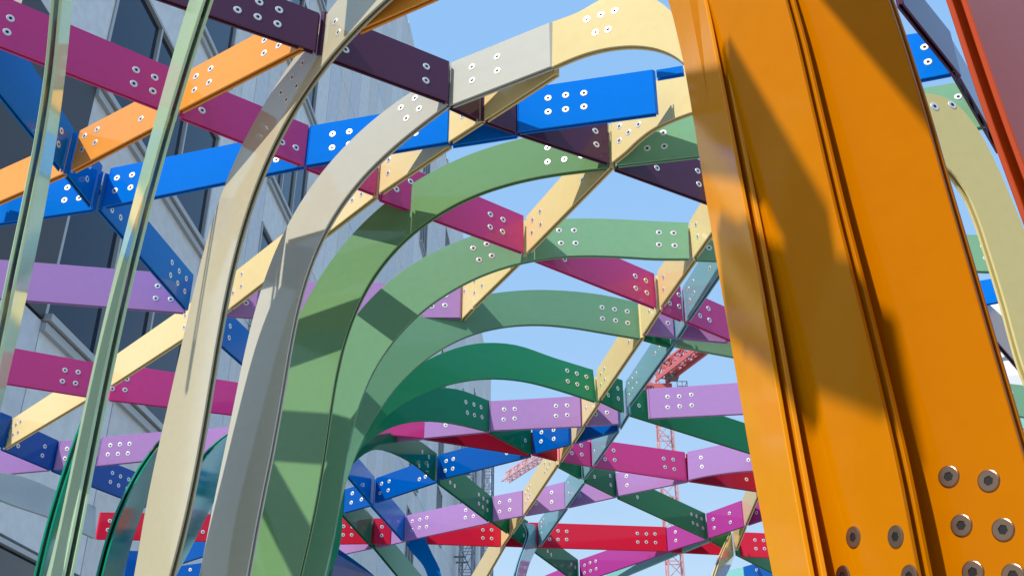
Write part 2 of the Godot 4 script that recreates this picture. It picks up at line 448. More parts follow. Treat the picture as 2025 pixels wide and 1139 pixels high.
# the far side of the street, behind the viewer, seen only in the gloss of the paint
func terrace() -> void:
	var brick := flat(srgb(126, 104, 90), 0.8)
	var trim := flat(srgb(170, 164, 152), 0.7)
	var glass := flat(srgb(30, 38, 46), 0.08)
	for k in 3:
		var o := thing("street_building", ["left brown brick street building behind the viewer", "middle brown brick street building behind the viewer", "right brown brick street building behind the viewer"][k], "building", Vector3(-14.0 + k * 17.0, 0, 22))
		var h: float = [9.5, 11.0, 8.8][k]
		var st := new_st(); box(st, Vector3(0, 0, 0), Vector3(16.8, h, 10)); obj("wall", st.commit(), brick, o)
		st = new_st(); box(st, Vector3(-0.1, h, -0.25), Vector3(16.9, h + 0.4, 10)); obj("cornice", st.commit(), trim, o)
		for i in 5:
			for j in 2:
				var w := new_st(); box(w, Vector3(1.2 + i * 3.1, 1.2 + j * 3.8, -0.05), Vector3(2.9 + i * 3.1, 3.6 + j * 3.8, 0.02)); obj("window", w.commit(), glass, o)

# ---------------------------------------------------------------- every plank, rib and upright: base x z, heading, outline in its own plane, bolts
func ribs() -> void:
	plate("plank","magenta plank","magenta",-1.976,-2.969,41.28,quad([-0.000,4.214,0.786,4.247,0.786,4.462,-0.000,4.435]),[0.111,4.353,0.113,4.287,0.602,4.373,0.604,4.304,0.681,4.377,0.684,4.308],[])
	plate("plank","magenta plank","magenta",-1.355,-3.517,40.30,quad([0.000,4.249,0.567,4.264,0.567,4.482,0.000,4.459]),[0.072,4.320,0.448,4.332,0.518,4.335,0.054,4.380],[])
	plate("plank","magenta plank","magenta",-0.909,-3.907,38.63,quad([-0.000,4.265,0.353,4.271,0.353,4.455,-0.000,4.463]),[],[])
	plate("plank","magenta plank","magenta",-0.610,-4.176,37.21,quad([0.000,4.271,0.842,4.276,0.842,4.497,0.000,4.512]),[0.629,4.424,0.709,4.423,0.629,4.349,0.706,4.350,0.075,4.357,0.151,4.431],[])
	plate("plank","magenta plank","magenta",0.111,-4.752,37.49,quad([0.000,4.275,0.885,4.263,0.885,4.483,0.000,4.505]),[0.733,4.416,0.815,4.414,0.731,4.339,0.816,4.337,0.213,4.346],[])
	plate("plank","magenta plank","magenta",0.853,-5.338,37.70,quad([0.000,4.261,0.166,4.257,0.166,4.480,0.000,4.475]),[0.146,4.417,0.142,4.340,0.064,4.336],[])
	plate("plank","magenta plank","magenta",1.015,-5.452,37.49,quad([0.000,4.256,0.688,4.231,0.688,4.443,0.000,4.469]),[0.185,4.397,0.104,4.326,0.184,4.321],[])
	plate("plank","bright azure blue plank","azure",-2.522,-4.247,-7.99,quad([-0.000,4.165,0.571,4.211,0.571,4.428,-0.000,4.386]),[0.423,4.344,0.422,4.274,0.495,4.279],[])
	plate("plank","bright azure blue plank","azure",-1.898,-4.152,-15.06,quad([0.000,4.215,1.006,4.264,1.006,4.468,0.000,4.432]),[0.042,4.367,0.122,4.370,0.045,4.296,0.127,4.299,0.867,4.322,0.931,4.327],[])
	plate("plank","bright azure blue plank","azure",-0.911,-3.884,-14.06,quad([-0.000,4.265,0.651,4.277,0.651,4.491,-0.000,4.480]),[0.110,4.413,0.190,4.412,0.114,4.338,0.503,4.348,0.195,4.343],[])
	plate("plank","bright azure blue plank","azure",-0.262,-3.752,-14.64,quad([0.000,4.277,0.289,4.277,0.289,4.480,0.000,4.473]),[],[])
	plate("plank","bright azure blue plank","azure",0.029,-3.653,-14.03,quad([0.000,4.277,0.582,4.268,0.582,4.496,0.000,4.504]),[0.130,4.430,0.207,4.431,0.286,4.427,0.129,4.357,0.205,4.356,0.284,4.355],[])
	plate("plank","bright azure blue plank","azure",1.480,-3.284,-23.97,quad([0.000,4.230,0.224,4.215,0.224,4.432,0.000,4.465]),[0.155,4.367,0.155,4.293],[])
	plate("plank","dark blue plank","navy",-2.024,-3.160,85.67,quad([0.000,4.213,0.699,4.214,0.699,4.443,0.000,4.495]),[0.612,4.366,0.614,4.296],[])
	plate("plank","dark blue plank","navy",-1.962,-3.884,85.69,quad([0.000,4.214,0.269,4.212,0.269,4.443,0.000,4.441]),[0.157,4.367,0.161,4.297],[])
	plate("plank","dark blue plank","navy",-1.914,-4.181,82.38,quad([0.000,4.213,1.009,4.195,1.009,4.413,0.000,4.414]),[0.166,4.276,0.081,4.266,0.740,4.345,0.833,4.343,0.927,4.347,0.747,4.272,0.839,4.272,0.933,4.272],[])
	plate("plank","dark blue plank","navy",-1.779,-5.303,74.96,quad([0.000,4.190,1.133,4.155,1.133,4.380,0.000,4.421]),[0.375,4.330,0.382,4.257],[])
	plate("plank","mid blue plank","blue",-3.504,-6.474,62.85,quad([0.000,3.941,0.267,3.938,0.267,4.156,0.000,4.161]),[],[])
	plate("plank","mid blue plank","blue",-3.405,-6.745,66.26,quad([0.000,3.932,0.432,3.920,0.432,4.140,0.000,4.154]),[0.108,3.995,0.329,4.062,0.324,3.994],[])
	plate("plank","mid blue plank","blue",-3.225,-7.161,63.03,quad([-0.000,3.919,0.911,3.892,0.911,4.125,-0.000,4.139]),[0.516,4.056,0.512,3.985],[0.597,4.052,0.680,4.052,0.594,3.981,0.681,3.981])
	plate("plank","mid blue plank","blue",-2.916,-9.183,-23.71,quad([0.000,3.733,0.647,3.842,0.647,4.068,0.000,3.952]),[],[])
	plate("plank","mid blue plank","blue",-3.114,-9.867,-1.82,quad([0.000,3.606,0.596,3.694,0.596,3.962,0.000,3.882]),[],[0.129,3.849])
	plate("plank","mid blue plank","blue",-3.401,-9.368,23.36,quad([0.000,3.635,0.130,3.646,0.130,3.913,0.000,3.905]),[],[])
	plate("plank","lilac purple plank","purple",-2.815,-4.864,18.80,quad([-0.000,4.118,1.059,4.192,1.059,4.429,-0.000,4.344]),[0.902,4.329,0.903,4.253,0.982,4.260],[])
	plate("plank","lilac purple plank","purple",-1.751,-5.225,15.36,quad([0.000,4.195,0.318,4.212,0.318,4.443,0.000,4.421]),[0.261,4.296],[])
	plate("plank","lilac purple plank","purple",-1.410,-5.307,4.72,quad([0.000,4.214,1.115,4.256,1.115,4.471,0.000,4.445]),[0.955,4.320,1.030,4.330,1.033,4.395],[])
	plate("plank","lilac purple plank","purple",-3.207,-7.131,3.85,quad([0.000,3.924,0.258,3.956,0.258,4.161,0.000,4.133]),[0.054,4.074,0.054,4.003],[])
	plate("plank","lilac purple plank","purple",-2.925,-7.156,0.38,quad([0.000,3.958,0.679,4.034,0.679,4.238,0.000,4.172]),[0.066,4.108,0.133,4.115,0.200,4.119,0.060,4.040,0.131,4.044,0.201,4.048],[])
	plate("plank","lilac purple plank","purple",-2.233,-7.181,-6.66,quad([0.000,4.034,0.476,4.082,0.476,4.275,0.000,4.234]),[],[])
	plate("plank","lilac purple plank","purple",-3.694,-7.089,5.77,quad([0.000,3.860,0.443,3.918,0.443,4.111,0.000,4.058]),[],[])
	plate("plank","magenta plank","magenta",-3.195,-5.746,35.49,quad([0.000,4.032,0.682,4.070,0.682,4.300,0.000,4.265]),[0.506,4.207,0.585,4.213,0.505,4.132,0.583,4.138],[])
	plate("plank","magenta plank","magenta",-2.537,-6.209,27.19,quad([0.000,4.076,1.116,4.130,1.116,4.353,0.000,4.326]),[0.079,4.232,0.078,4.159,0.002,4.152],[])
	plate("plank","cream yellow plank","cream",-3.400,-6.731,-37.44,quad([0.000,3.934,0.938,4.067,0.938,4.294,0.000,4.138]),[0.043,4.074,0.095,4.084,0.147,4.093,0.030,4.012,0.086,4.014,0.146,4.019],[])
	plate("plank","cream yellow plank","cream",-2.469,-6.015,-42.21,quad([-0.000,4.095,1.213,4.208,1.213,4.433,-0.000,4.306]),[0.763,4.320,0.772,4.242],[])
	plate("plank","cream yellow plank","cream",-1.560,-5.190,-48.54,quad([0.000,4.209,1.378,4.271,1.378,4.476,0.000,4.437]),[0.099,4.384,0.113,4.303,0.023,4.297,1.192,4.343,1.270,4.340],[])
	plate("plank","cream yellow plank","cream",-0.615,-4.120,-46.97,quad([0.000,4.272,0.488,4.277,0.488,4.490,0.000,4.464]),[0.056,4.427,0.058,4.352],[])
	plate("plank","cream yellow plank","cream",-0.271,-3.722,-46.28,quad([0.000,4.277,0.194,4.276,0.194,4.476,0.000,4.491]),[0.083,4.366],[])
	plate("plank","cream yellow plank","cream",-0.117,-3.571,-46.93,quad([0.000,4.276,0.417,4.271,0.417,4.465,0.000,4.481]),[],[])
	plate("plank","dark plum plank","plum",-0.248,-3.477,37.97,quad([0.000,4.275,0.141,4.276,0.141,4.497,0.000,4.486]),[],[])
	plate("plank","dark plum plank","plum",-0.111,-3.574,31.41,quad([0.000,4.276,0.151,4.277,0.151,4.493,0.000,4.490]),[0.076,4.362],[])
	plate("plank","dark plum plank","plum",0.031,-3.660,29.06,quad([0.000,4.277,0.461,4.276,0.461,4.495,0.000,4.498]),[0.393,4.425,0.395,4.352],[])
	plate("plank","dark plum plank","plum",0.474,-3.932,30.24,quad([-0.000,4.276,0.576,4.267,0.576,4.497,-0.000,4.496]),[0.227,4.359,0.474,4.427,0.473,4.352],[])
	plate("plank","dark plum plank","plum",-0.728,-3.145,32.55,quad([0.000,4.265,0.553,4.274,0.553,4.482,0.000,4.482]),[0.095,4.333,0.449,4.408,0.450,4.336],[])
	plate("plank","dark plum plank","plum",-1.311,-2.773,31.80,quad([0.000,4.243,0.661,4.264,0.661,4.452,0.000,4.455]),[0.352,4.318,0.427,4.392,0.429,4.321,0.505,4.392,0.506,4.323],[])
	plate("plank","light orange plank","orange",-1.938,-3.856,-32.59,quad([0.000,4.216,0.635,4.246,0.635,4.449,0.000,4.434]),[0.040,4.385,0.125,4.387,0.044,4.310,0.132,4.314,0.428,4.322],[])
	plate("plank","light orange plank","orange",-1.362,-3.469,-33.23,quad([0.000,4.248,0.663,4.262,0.663,4.463,0.000,4.447]),[0.073,4.390,0.159,4.391,0.078,4.317,0.164,4.319,0.470,4.328,0.463,4.397,0.549,4.329],[])
	plate("plank","light orange plank","orange",-2.468,-4.125,-27.22,quad([0.000,4.173,0.546,4.213,0.546,4.406,0.000,4.367]),[],[])
	plate("plank","light orange plank","orange",-0.575,-3.010,-30.95,quad([0.000,4.265,0.352,4.263,0.352,4.487,0.000,4.464]),[],[])
	plate("plank","warm grey","grey",-0.255,-3.470,-31.77,quad([0.000,4.275,0.475,4.270,0.475,4.492,0.000,4.499]),[0.106,4.428,0.229,4.427,0.108,4.357,0.230,4.354],[])
	plate("plank","sage green","sage",0.472,-3.900,-13.77,quad([0.000,4.276,0.439,4.265,0.439,4.506,0.000,4.500]),[0.212,4.415,0.135,4.343,0.211,4.341],[])
	plate("plank","dark pine green","pine",-0.563,-8.003,66.13,quad([0.000,4.090,0.939,4.025,0.939,4.249,0.000,4.325]),[],[0.171,4.151,0.252,4.145,0.703,4.198,0.793,4.188,0.874,4.183,0.706,4.121,0.785,4.112,0.876,4.109])
	plate("plank","dark pine green","pine",-0.166,-8.864,63.74,quad([0.000,4.026,0.319,4.001,0.319,4.217,0.000,4.237]),[],[])
	plate("plank","dark pine green","pine",-0.007,-9.188,62.64,quad([0.000,3.998,0.336,3.970,0.336,4.201,0.000,4.223]),[],[0.258,4.140,0.246,4.050])
	plate("plank","dark pine green","pine",0.167,-9.526,63.34,quad([-0.000,3.966,1.092,3.862,1.092,4.094,-0.000,4.183]),[],[0.370,4.020,0.448,4.004,0.918,4.013,1.016,4.003])
	plate("plank","dark blue plank","navy",-1.315,-7.360,78.92,quad([0.000,4.098,0.998,4.022,0.998,4.254,0.000,4.300]),[],[0.747,4.109])
	plate("plank","dark blue plank","navy",-1.124,-8.382,77.29,quad([0.000,4.018,0.821,3.943,0.821,4.176,0.000,4.250]),[],[])
	plate("plank","mid blue plank","blue",-1.374,-8.460,-24.95,quad([0.000,3.990,0.248,4.019,0.248,4.221,0.000,4.189]),[],[0.070,4.142,0.162,4.080,0.066,4.066])
	plate("plank","mid blue plank","blue",-1.103,-8.301,-33.59,quad([0.000,4.028,0.618,4.092,0.618,4.301,0.000,4.233]),[0.446,4.143,0.506,4.153],[0.058,4.173,0.136,4.180,0.047,4.099,0.131,4.106])
	plate("plank","mid blue plank","blue",-0.561,-7.912,-28.57,quad([0.000,4.098,0.783,4.154,0.783,4.353,0.000,4.302]),[0.055,4.236,0.119,4.242,0.048,4.159,0.117,4.165,0.594,4.213],[])
	plate("plank","mid blue plank","blue",0.159,-7.483,-31.47,quad([0.000,4.159,0.299,4.175,0.299,4.366,0.000,4.353]),[0.071,4.311,0.175,4.311,0.066,4.241,0.174,4.241],[])
	plate("plank","mid blue plank","blue",0.443,-7.309,-35.75,quad([0.000,4.177,0.363,4.192,0.363,4.372,0.000,4.364]),[],[])
	plate("plank","lilac purple plank","purple",-0.151,-7.046,-3.59,quad([0.000,4.181,0.637,4.196,0.637,4.425,0.000,4.402]),[0.096,4.334,0.172,4.336,0.093,4.258,0.171,4.264,0.466,4.352,0.545,4.354,0.465,4.276,0.544,4.281],[])
	plate("plank","lilac purple plank","purple",-0.627,-7.134,-7.78,quad([0.000,4.156,0.465,4.179,0.465,4.404,0.000,4.386]),[0.155,4.243],[])
	plate("plank","magenta plank","magenta",-0.931,-7.027,19.27,quad([0.000,4.148,0.322,4.156,0.322,4.378,0.000,4.368]),[],[])
	plate("plank","lilac purple plank","purple",-0.939,-7.166,-2.73,quad([0.000,4.137,0.311,4.155,0.311,4.370,0.000,4.352]),[],[])
	plate("plank","deep crimson plank","crimson",-0.621,-7.152,26.14,quad([0.000,4.155,0.832,4.156,0.832,4.358,0.000,4.370]),[],[])
	plate("plank","dark pine green","pine",-0.149,-7.089,53.93,quad([0.000,4.178,0.497,4.158,0.497,4.364,0.000,4.384]),[0.421,4.243],[])
	plate("plank","deep crimson plank","crimson",0.163,-7.502,34.51,quad([0.000,4.158,0.220,4.153,0.220,4.333,0.000,4.332]),[],[])
	plate("plank","magenta plank","magenta",0.370,-7.618,28.48,quad([-0.000,4.154,0.264,4.148,0.264,4.346,-0.000,4.346]),[0.184,4.300,0.096,4.225,0.186,4.228],[])
	plate("plank","magenta plank","magenta",0.619,-7.754,20.68,quad([0.000,4.147,0.810,4.126,0.810,4.363,0.000,4.370]),[0.182,4.299,0.105,4.220,0.187,4.222,0.617,4.285,0.702,4.287,0.625,4.216,0.705,4.209],[])
	plate("plank","deep crimson plank","crimson",1.406,-8.050,17.66,quad([0.000,4.125,0.777,4.090,0.777,4.314,0.000,4.353]),[],[0.502,4.189])
	plate("plank","lilac purple plank","purple",0.959,-6.868,-9.73,quad([-0.000,4.204,0.862,4.193,0.862,4.426,-0.000,4.423]),[0.128,4.353,0.208,4.351,0.292,4.357,0.123,4.275,0.206,4.277,0.289,4.279],[])
	plate("plank","lilac purple plank","purple",0.509,-6.997,-7.82,quad([0.000,4.197,0.237,4.200,0.237,4.420,0.000,4.402]),[0.081,4.279,0.163,4.286],[])
	plate("plank","lilac purple plank","purple",0.856,-8.364,-30.24,quad([0.000,4.101,0.602,4.124,0.602,4.324,0.000,4.296]),[],[0.089,4.252,0.090,4.176])
	plate("plank","lilac purple plank","purple",0.460,-8.603,-29.60,quad([-0.000,4.073,0.439,4.099,0.439,4.303,-0.000,4.276]),[],[0.115,4.155])
	plate("plank","lilac purple plank","purple",-0.157,-8.842,-19.79,quad([0.000,4.028,0.259,4.047,0.259,4.266,0.000,4.244]),[],[0.054,4.181,0.146,4.189,0.054,4.102,0.146,4.110])
	plate("plank","lilac purple plank","purple",0.109,-8.756,-21.76,quad([-0.000,4.048,0.356,4.071,0.356,4.301,-0.000,4.258]),[],[0.101,4.141,0.243,4.221,0.242,4.139])
	plate("plank","lilac purple plank","purple",-0.925,-9.175,-21.86,quad([0.000,3.946,0.785,4.022,0.785,4.242,0.000,4.170]),[],[0.051,4.110,0.125,4.116,0.193,4.127,0.050,4.034,0.123,4.045,0.192,4.047,0.565,4.155,0.562,4.089,0.638,4.094])
	plate("plank","lilac purple plank","purple",-1.675,-9.420,-16.71,quad([0.000,3.850,0.458,3.907,0.458,4.105,0.000,4.049]),[],[])
	plate("plank","lilac purple plank","purple",-1.191,-9.286,-21.25,quad([0.000,3.911,0.256,3.941,0.256,4.161,0.000,4.127]),[],[])
	plate("plank","bright red plank","red",-3.338,-8.432,22.33,quad([0.000,3.768,1.154,3.855,1.154,4.089,0.000,3.986]),[],[0.074,3.923,0.071,3.849,0.814,3.907])
	plate("plank","bright red plank","red",-1.627,-9.098,11.88,quad([0.000,3.895,0.390,3.920,0.390,4.143,0.000,4.126]),[],[0.157,4.058,0.232,4.058,0.158,3.983,0.232,3.987,0.316,3.987])
	plate("plank","bright red plank","red",-1.208,-9.199,12.25,quad([0.000,3.921,0.141,3.928,0.141,4.157,0.000,4.149]),[],[0.062,4.076,0.062,3.999])
	plate("plank","dark pine green","pine",-1.384,-8.502,78.20,quad([-0.000,3.985,0.794,3.910,0.794,4.158,-0.000,4.198]),[],[])
	plate("plank","dark pine green","pine",-1.208,-9.282,78.69,quad([0.000,3.910,1.871,3.683,1.871,3.963,0.000,4.140]),[],[])
	plate("plank","bright red plank","red",-0.916,-9.236,15.15,quad([0.000,3.939,0.839,3.963,0.839,4.192,0.000,4.155]),[],[0.678,4.102,0.758,4.108,0.679,4.029,0.759,4.030])
	plate("plank","bright red plank","red",-0.061,-9.449,13.73,quad([0.000,3.965,0.206,3.969,0.206,4.181,0.000,4.176]),[],[])
	plate("plank","bright red plank","red",0.166,-9.501,7.78,quad([0.000,3.969,1.269,3.975,1.269,4.200,0.000,4.195]),[],[0.038,4.122,0.038,4.049,0.258,4.126,0.337,4.124,0.177,4.049,0.256,4.047,0.335,4.050,0.998,4.129,1.084,4.127,1.165,4.130,0.998,4.049,1.079,4.052,1.165,4.050])
	plate("plank","bright red plank","red",1.473,-9.699,6.33,quad([0.000,3.972,0.566,3.960,0.566,4.185,0.000,4.192]),[],[])
	plate("plank","bright red plank","red",2.128,-9.782,3.99,quad([0.000,3.955,0.436,3.939,0.436,4.170,0.000,4.181]),[],[0.140,4.108,0.221,4.105,0.141,4.028,0.222,4.029])
	plate("plank","orchid pink plank","orchid",1.433,-9.673,-45.44,quad([0.000,3.975,0.422,4.005,0.422,4.220,0.000,4.190]),[],[0.096,4.134,0.094,4.056])
	plate("plank","orchid pink plank","orchid",1.750,-9.333,-49.66,quad([0.000,4.008,0.393,4.032,0.393,4.260,0.000,4.232]),[],[0.070,4.162,0.255,4.177,0.072,4.084,0.256,4.096])
	plate("plank","orchid pink plank","orchid",2.030,-9.007,-51.93,quad([0.000,4.034,0.344,4.051,0.344,4.269,0.000,4.257]),[],[0.118,4.119])
	plate("plank","orchid pink plank","orchid",0.670,-10.475,-45.41,quad([-0.000,3.866,1.109,3.974,1.109,4.189,-0.000,4.087]),[],[0.060,4.023,0.133,4.035,0.206,4.038,0.057,3.950,0.136,3.956,0.209,3.964])
	plate("plank","orchid pink plank","orchid",0.244,-10.966,-45.61,quad([0.000,3.780,0.573,3.854,0.573,4.082,0.000,4.003]),[],[])
	plate("plank","dark emerald green","emerald",0.596,-6.587,46.53,quad([0.000,4.220,0.250,4.211,0.250,4.446,0.000,4.432]),[0.190,4.367,0.080,4.286,0.190,4.293],[])
	plate("plank","dark emerald green","emerald",0.814,-6.819,33.76,quad([0.000,4.208,1.428,4.140,1.428,4.368,0.000,4.436]),[0.083,4.296],[])
	plate("plank","dark emerald green","emerald",0.798,-5.693,28.23,quad([-0.000,4.253,0.191,4.249,0.191,4.480,-0.000,4.479]),[],[])
	plate("plank","sage green","sage",0.986,-5.769,19.17,quad([0.000,4.249,0.704,4.224,0.704,4.456,0.000,4.483]),[],[])
	plate("plank","lilac purple plank","purple",0.798,-5.614,14.32,quad([-0.000,4.256,0.168,4.252,0.168,4.463,-0.000,4.469]),[0.136,4.341],[])
	plate("plank","lilac purple plank","purple",0.998,-5.661,9.28,quad([-0.000,4.251,0.293,4.244,0.293,4.452,-0.000,4.459]),[],[])
	plate("plank","sage green","sage",0.953,-4.743,1.04,quad([0.000,4.267,0.370,4.256,0.370,4.475,0.000,4.483]),[0.071,4.337],[])
	plate("plank","dark emerald green","emerald",0.352,-7.734,53.09,quad([0.000,4.145,0.326,4.128,0.326,4.351,0.000,4.363]),[],[])
	plate("plank","dark emerald green","emerald",0.587,-8.058,50.91,quad([0.000,4.123,0.423,4.099,0.423,4.316,0.000,4.331]),[],[0.115,4.193,0.340,4.257,0.342,4.181])
	plate("plank","dark emerald green","emerald",0.881,-8.420,47.36,quad([0.000,4.096,1.276,4.006,1.276,4.239,0.000,4.314]),[],[0.247,4.163,1.046,4.183,1.126,4.181,1.205,4.174,1.060,4.108,1.130,4.104,1.217,4.094])
	plate("plank","dark emerald green","emerald",1.789,-9.408,49.07,quad([0.000,4.000,0.363,3.968,0.363,4.197,0.000,4.225]),[],[])
	plate("plank","dark emerald green","emerald",2.087,-9.758,46.86,quad([-0.000,3.959,0.885,3.870,0.885,4.105,-0.000,4.184]),[],[])
	plate("plank","mid blue plank","blue",2.327,-10.685,-49.11,quad([0.000,3.847,0.521,3.884,0.521,4.097,0.000,4.066]),[],[0.158,4.009])
	plate("plank","pale aqua plank","aqua",1.813,-11.151,-42.50,quad([0.000,3.791,0.691,3.847,0.691,4.066,0.000,4.022]),[],[])
	plate("plank","pale aqua plank","aqua",0.932,-10.538,-52.71,quad([0.000,3.865,0.956,3.963,0.956,4.180,0.000,4.087]),[],[])
	plate("plank","pale aqua plank","aqua",1.528,-9.764,-55.19,quad([0.000,3.965,0.433,4.001,0.433,4.202,0.000,4.172]),[],[])
	plate("plank","cream yellow plank","cream",-0.481,-11.157,-76.69,quad([-0.000,3.706,1.745,3.963,1.745,4.189,-0.000,3.987]),[],[])
	plate("plank","cream yellow plank","cream",-0.098,-9.457,-74.63,quad([0.000,3.963,0.293,3.999,0.293,4.219,0.000,4.188]),[],[])
	plate("plank","cream yellow plank","cream",-0.011,-9.163,-75.90,quad([-0.000,4.000,0.387,4.044,0.387,4.254,-0.000,4.207]),[],[])
	plate("plank","cream yellow plank","cream",0.096,-8.732,-76.66,quad([0.000,4.050,1.056,4.147,1.056,4.361,0.000,4.264]),[0.706,4.272,0.856,4.220,0.779,4.203,0.702,4.199],[0.231,4.229,0.162,4.216,0.074,4.211,0.228,4.153,0.160,4.143,0.072,4.138])
	plate("plank","cream yellow plank","cream",0.353,-7.656,-77.39,quad([0.000,4.151,0.318,4.174,0.318,4.366,0.000,4.360]),[],[])
	plate("plank","cream yellow plank","cream",0.435,-7.300,-77.98,quad([0.000,4.177,0.265,4.194,0.265,4.385,0.000,4.372]),[],[])
	plate("plank","cream yellow plank","cream",0.495,-6.997,-78.03,quad([-0.000,4.197,0.361,4.217,0.361,4.419,-0.000,4.413]),[0.104,4.290],[])
	plate("plank","cream yellow plank","cream",0.575,-6.571,-78.27,quad([0.000,4.220,0.923,4.255,0.923,4.476,0.000,4.440]),[0.168,4.376,0.083,4.372,0.168,4.297,0.072,4.300,0.705,4.327],[])
	plate("plank","cream yellow plank","cream",0.768,-5.634,-79.94,quad([0.000,4.255,0.324,4.262,0.324,4.482,0.000,4.466]),[0.161,4.333],[])
	plate("plank","cream yellow plank","cream",0.831,-5.272,-78.63,quad([-0.000,4.263,0.517,4.267,0.517,4.487,-0.000,4.489]),[0.083,4.406,0.068,4.336],[])
	plate("plank","cream yellow plank","cream",0.932,-4.728,-79.19,quad([0.000,4.268,0.618,4.264,0.618,4.503,0.000,4.490]),[0.082,4.419,0.087,4.344],[])
	plate("plank","cream yellow plank","cream",0.076,-4.680,-64.57,quad([0.000,4.276,0.841,4.276,0.841,4.513,0.000,4.491]),[0.153,4.433,0.067,4.430,0.157,4.353,0.060,4.358,0.589,4.360],[])
	plate("plank","cream yellow plank","cream",-0.222,-5.275,-62.68,quad([-0.000,4.261,0.612,4.276,0.612,4.495,-0.000,4.493]),[0.023,4.340,0.121,4.339,0.020,4.415],[])
	plate("plank","cream yellow plank","cream",-0.329,-5.503,-64.53,quad([0.000,4.252,0.227,4.260,0.227,4.490,0.000,4.483]),[0.125,4.421],[])
	plate("plank","steel blue plank","steel",1.000,-5.446,-80.98,quad([0.000,4.256,0.943,4.262,0.943,4.500,0.000,4.480]),[0.452,4.355,0.175,4.421,0.089,4.417,0.174,4.347,0.089,4.342],[])
	plate("plank","steel blue plank","steel",0.970,-5.675,-81.50,quad([0.000,4.251,0.186,4.255,0.186,4.476,0.000,4.470]),[],[])
	plate("plank","steel blue plank","steel",0.780,-6.677,-78.88,quad([0.000,4.215,0.952,4.250,0.952,4.446,0.000,4.400]),[0.224,4.362,0.132,4.360,0.049,4.357,0.222,4.290,0.130,4.288,0.047,4.277,0.628,4.330,0.709,4.332],[])
	plate("plank","steel blue plank","steel",0.749,-7.071,-81.40,quad([0.000,4.194,0.280,4.209,0.280,4.407,0.000,4.404]),[],[])
	plate("plank","steel blue plank","steel",0.614,-7.734,-78.59,quad([0.000,4.149,0.632,4.191,0.632,4.383,0.000,4.355]),[0.056,4.243],[])
	plate("plank","steel blue plank","steel",0.552,-8.005,-76.27,quad([0.000,4.127,0.238,4.146,0.238,4.336,0.000,4.325]),[],[])
	plate("plank","steel blue plank","steel",0.443,-8.602,-77.49,quad([0.000,4.073,0.526,4.120,0.526,4.333,0.000,4.294]),[],[0.097,4.251,0.104,4.163])
	plate("plank","steel blue plank","steel",0.239,-9.496,-76.66,quad([0.000,3.973,0.873,4.069,0.873,4.290,0.000,4.194]),[],[0.099,4.163,0.188,4.167,0.097,4.122,0.023,4.081,0.112,4.063])
	plate("plank","cream yellow plank","cream",2.011,-9.021,-92.28,quad([-0.000,4.033,1.046,4.118,1.046,4.324,-0.000,4.256]),[],[])
	plate("plank","cream yellow plank","cream",2.038,-9.642,-92.42,quad([0.000,3.972,0.584,4.030,0.584,4.240,0.000,4.191]),[],[])
	plate("plank","sage green","sage",1.636,-3.643,-21.30,quad([-0.000,4.231,0.323,4.210,0.323,4.451,-0.000,4.471]),[0.261,4.380],[])
	plate("plank","sage green","sage",2.201,-4.750,-3.04,quad([0.000,4.211,0.351,4.187,0.351,4.402,0.000,4.429]),[0.246,4.342,0.246,4.270],[])
	plate("plank","dark plum plank","plum",2.413,-5.046,50.77,quad([0.000,4.197,1.186,4.131,1.186,4.450,0.000,4.365]),[],[])
	plate("plank","sage green","sage",3.148,-6.509,12.36,quad([0.000,4.121,0.368,4.087,0.368,4.325,0.000,4.336]),[0.190,4.266,0.186,4.190],[])
	plate("plank","pale aqua plank","aqua",3.355,-6.911,-54.38,quad([0.000,4.091,0.347,4.081,0.347,4.247,0.000,4.277]),[],[])
	plate("plank","orchid pink plank","orchid",3.628,-7.466,4.99,quad([0.000,4.045,0.303,4.015,0.303,4.245,0.000,4.268]),[],[])
	plate("plank","bright azure blue plank","azure",2.501,-5.136,-33.74,quad([0.000,4.191,0.167,4.181,0.167,4.323,0.000,4.338]),[],[])
	plate("plank","dark plum plank","plum",1.385,-2.823,48.11,quad([0.000,4.219,0.518,4.213,0.518,4.435,0.000,4.419]),[],[])
	plate("plank","dark plum plank","plum",1.707,-3.185,53.21,quad([-0.000,4.214,0.639,4.204,0.639,4.431,-0.000,4.415]),[],[])
	plate("plank","bright azure blue plank","azure",0.569,-3.277,-17.43,quad([0.000,4.264,0.105,4.261,0.105,4.296,0.000,4.300]),[],[])
	plate("arch_rib","warm beige arched rib","beige",-0.572,-2.982,-47.00,band([-1.220,2.248,-1.160,2.369,-1.148,2.506,-1.146,2.648,-1.137,2.794,-1.119,2.941,-1.097,3.091,-1.075,3.245,-1.052,3.405,-1.027,3.568,-0.993,3.733,-0.943,3.891,-0.869,4.037,-0.768,4.165,-0.641,4.271,-0.495,4.357,-0.338,4.426,-0.181,4.484,-0.024,4.533,0.141,4.564],
		[-0.934,2.212,-0.895,2.326,-0.859,2.442,-0.829,2.562,-0.808,2.688,-0.794,2.819,-0.785,2.957,-0.779,3.100,-0.772,3.248,-0.760,3.398,-0.738,3.548,-0.701,3.694,-0.645,3.833,-0.568,3.958,-0.467,4.066,-0.344,4.152,-0.201,4.215,-0.045,4.254,0.119,4.272,0.286,4.276]),[-0.156,4.384,-0.126,4.312,-0.367,4.311,-0.438,4.283,-0.394,4.214,-0.514,4.251,-0.461,4.186],[])
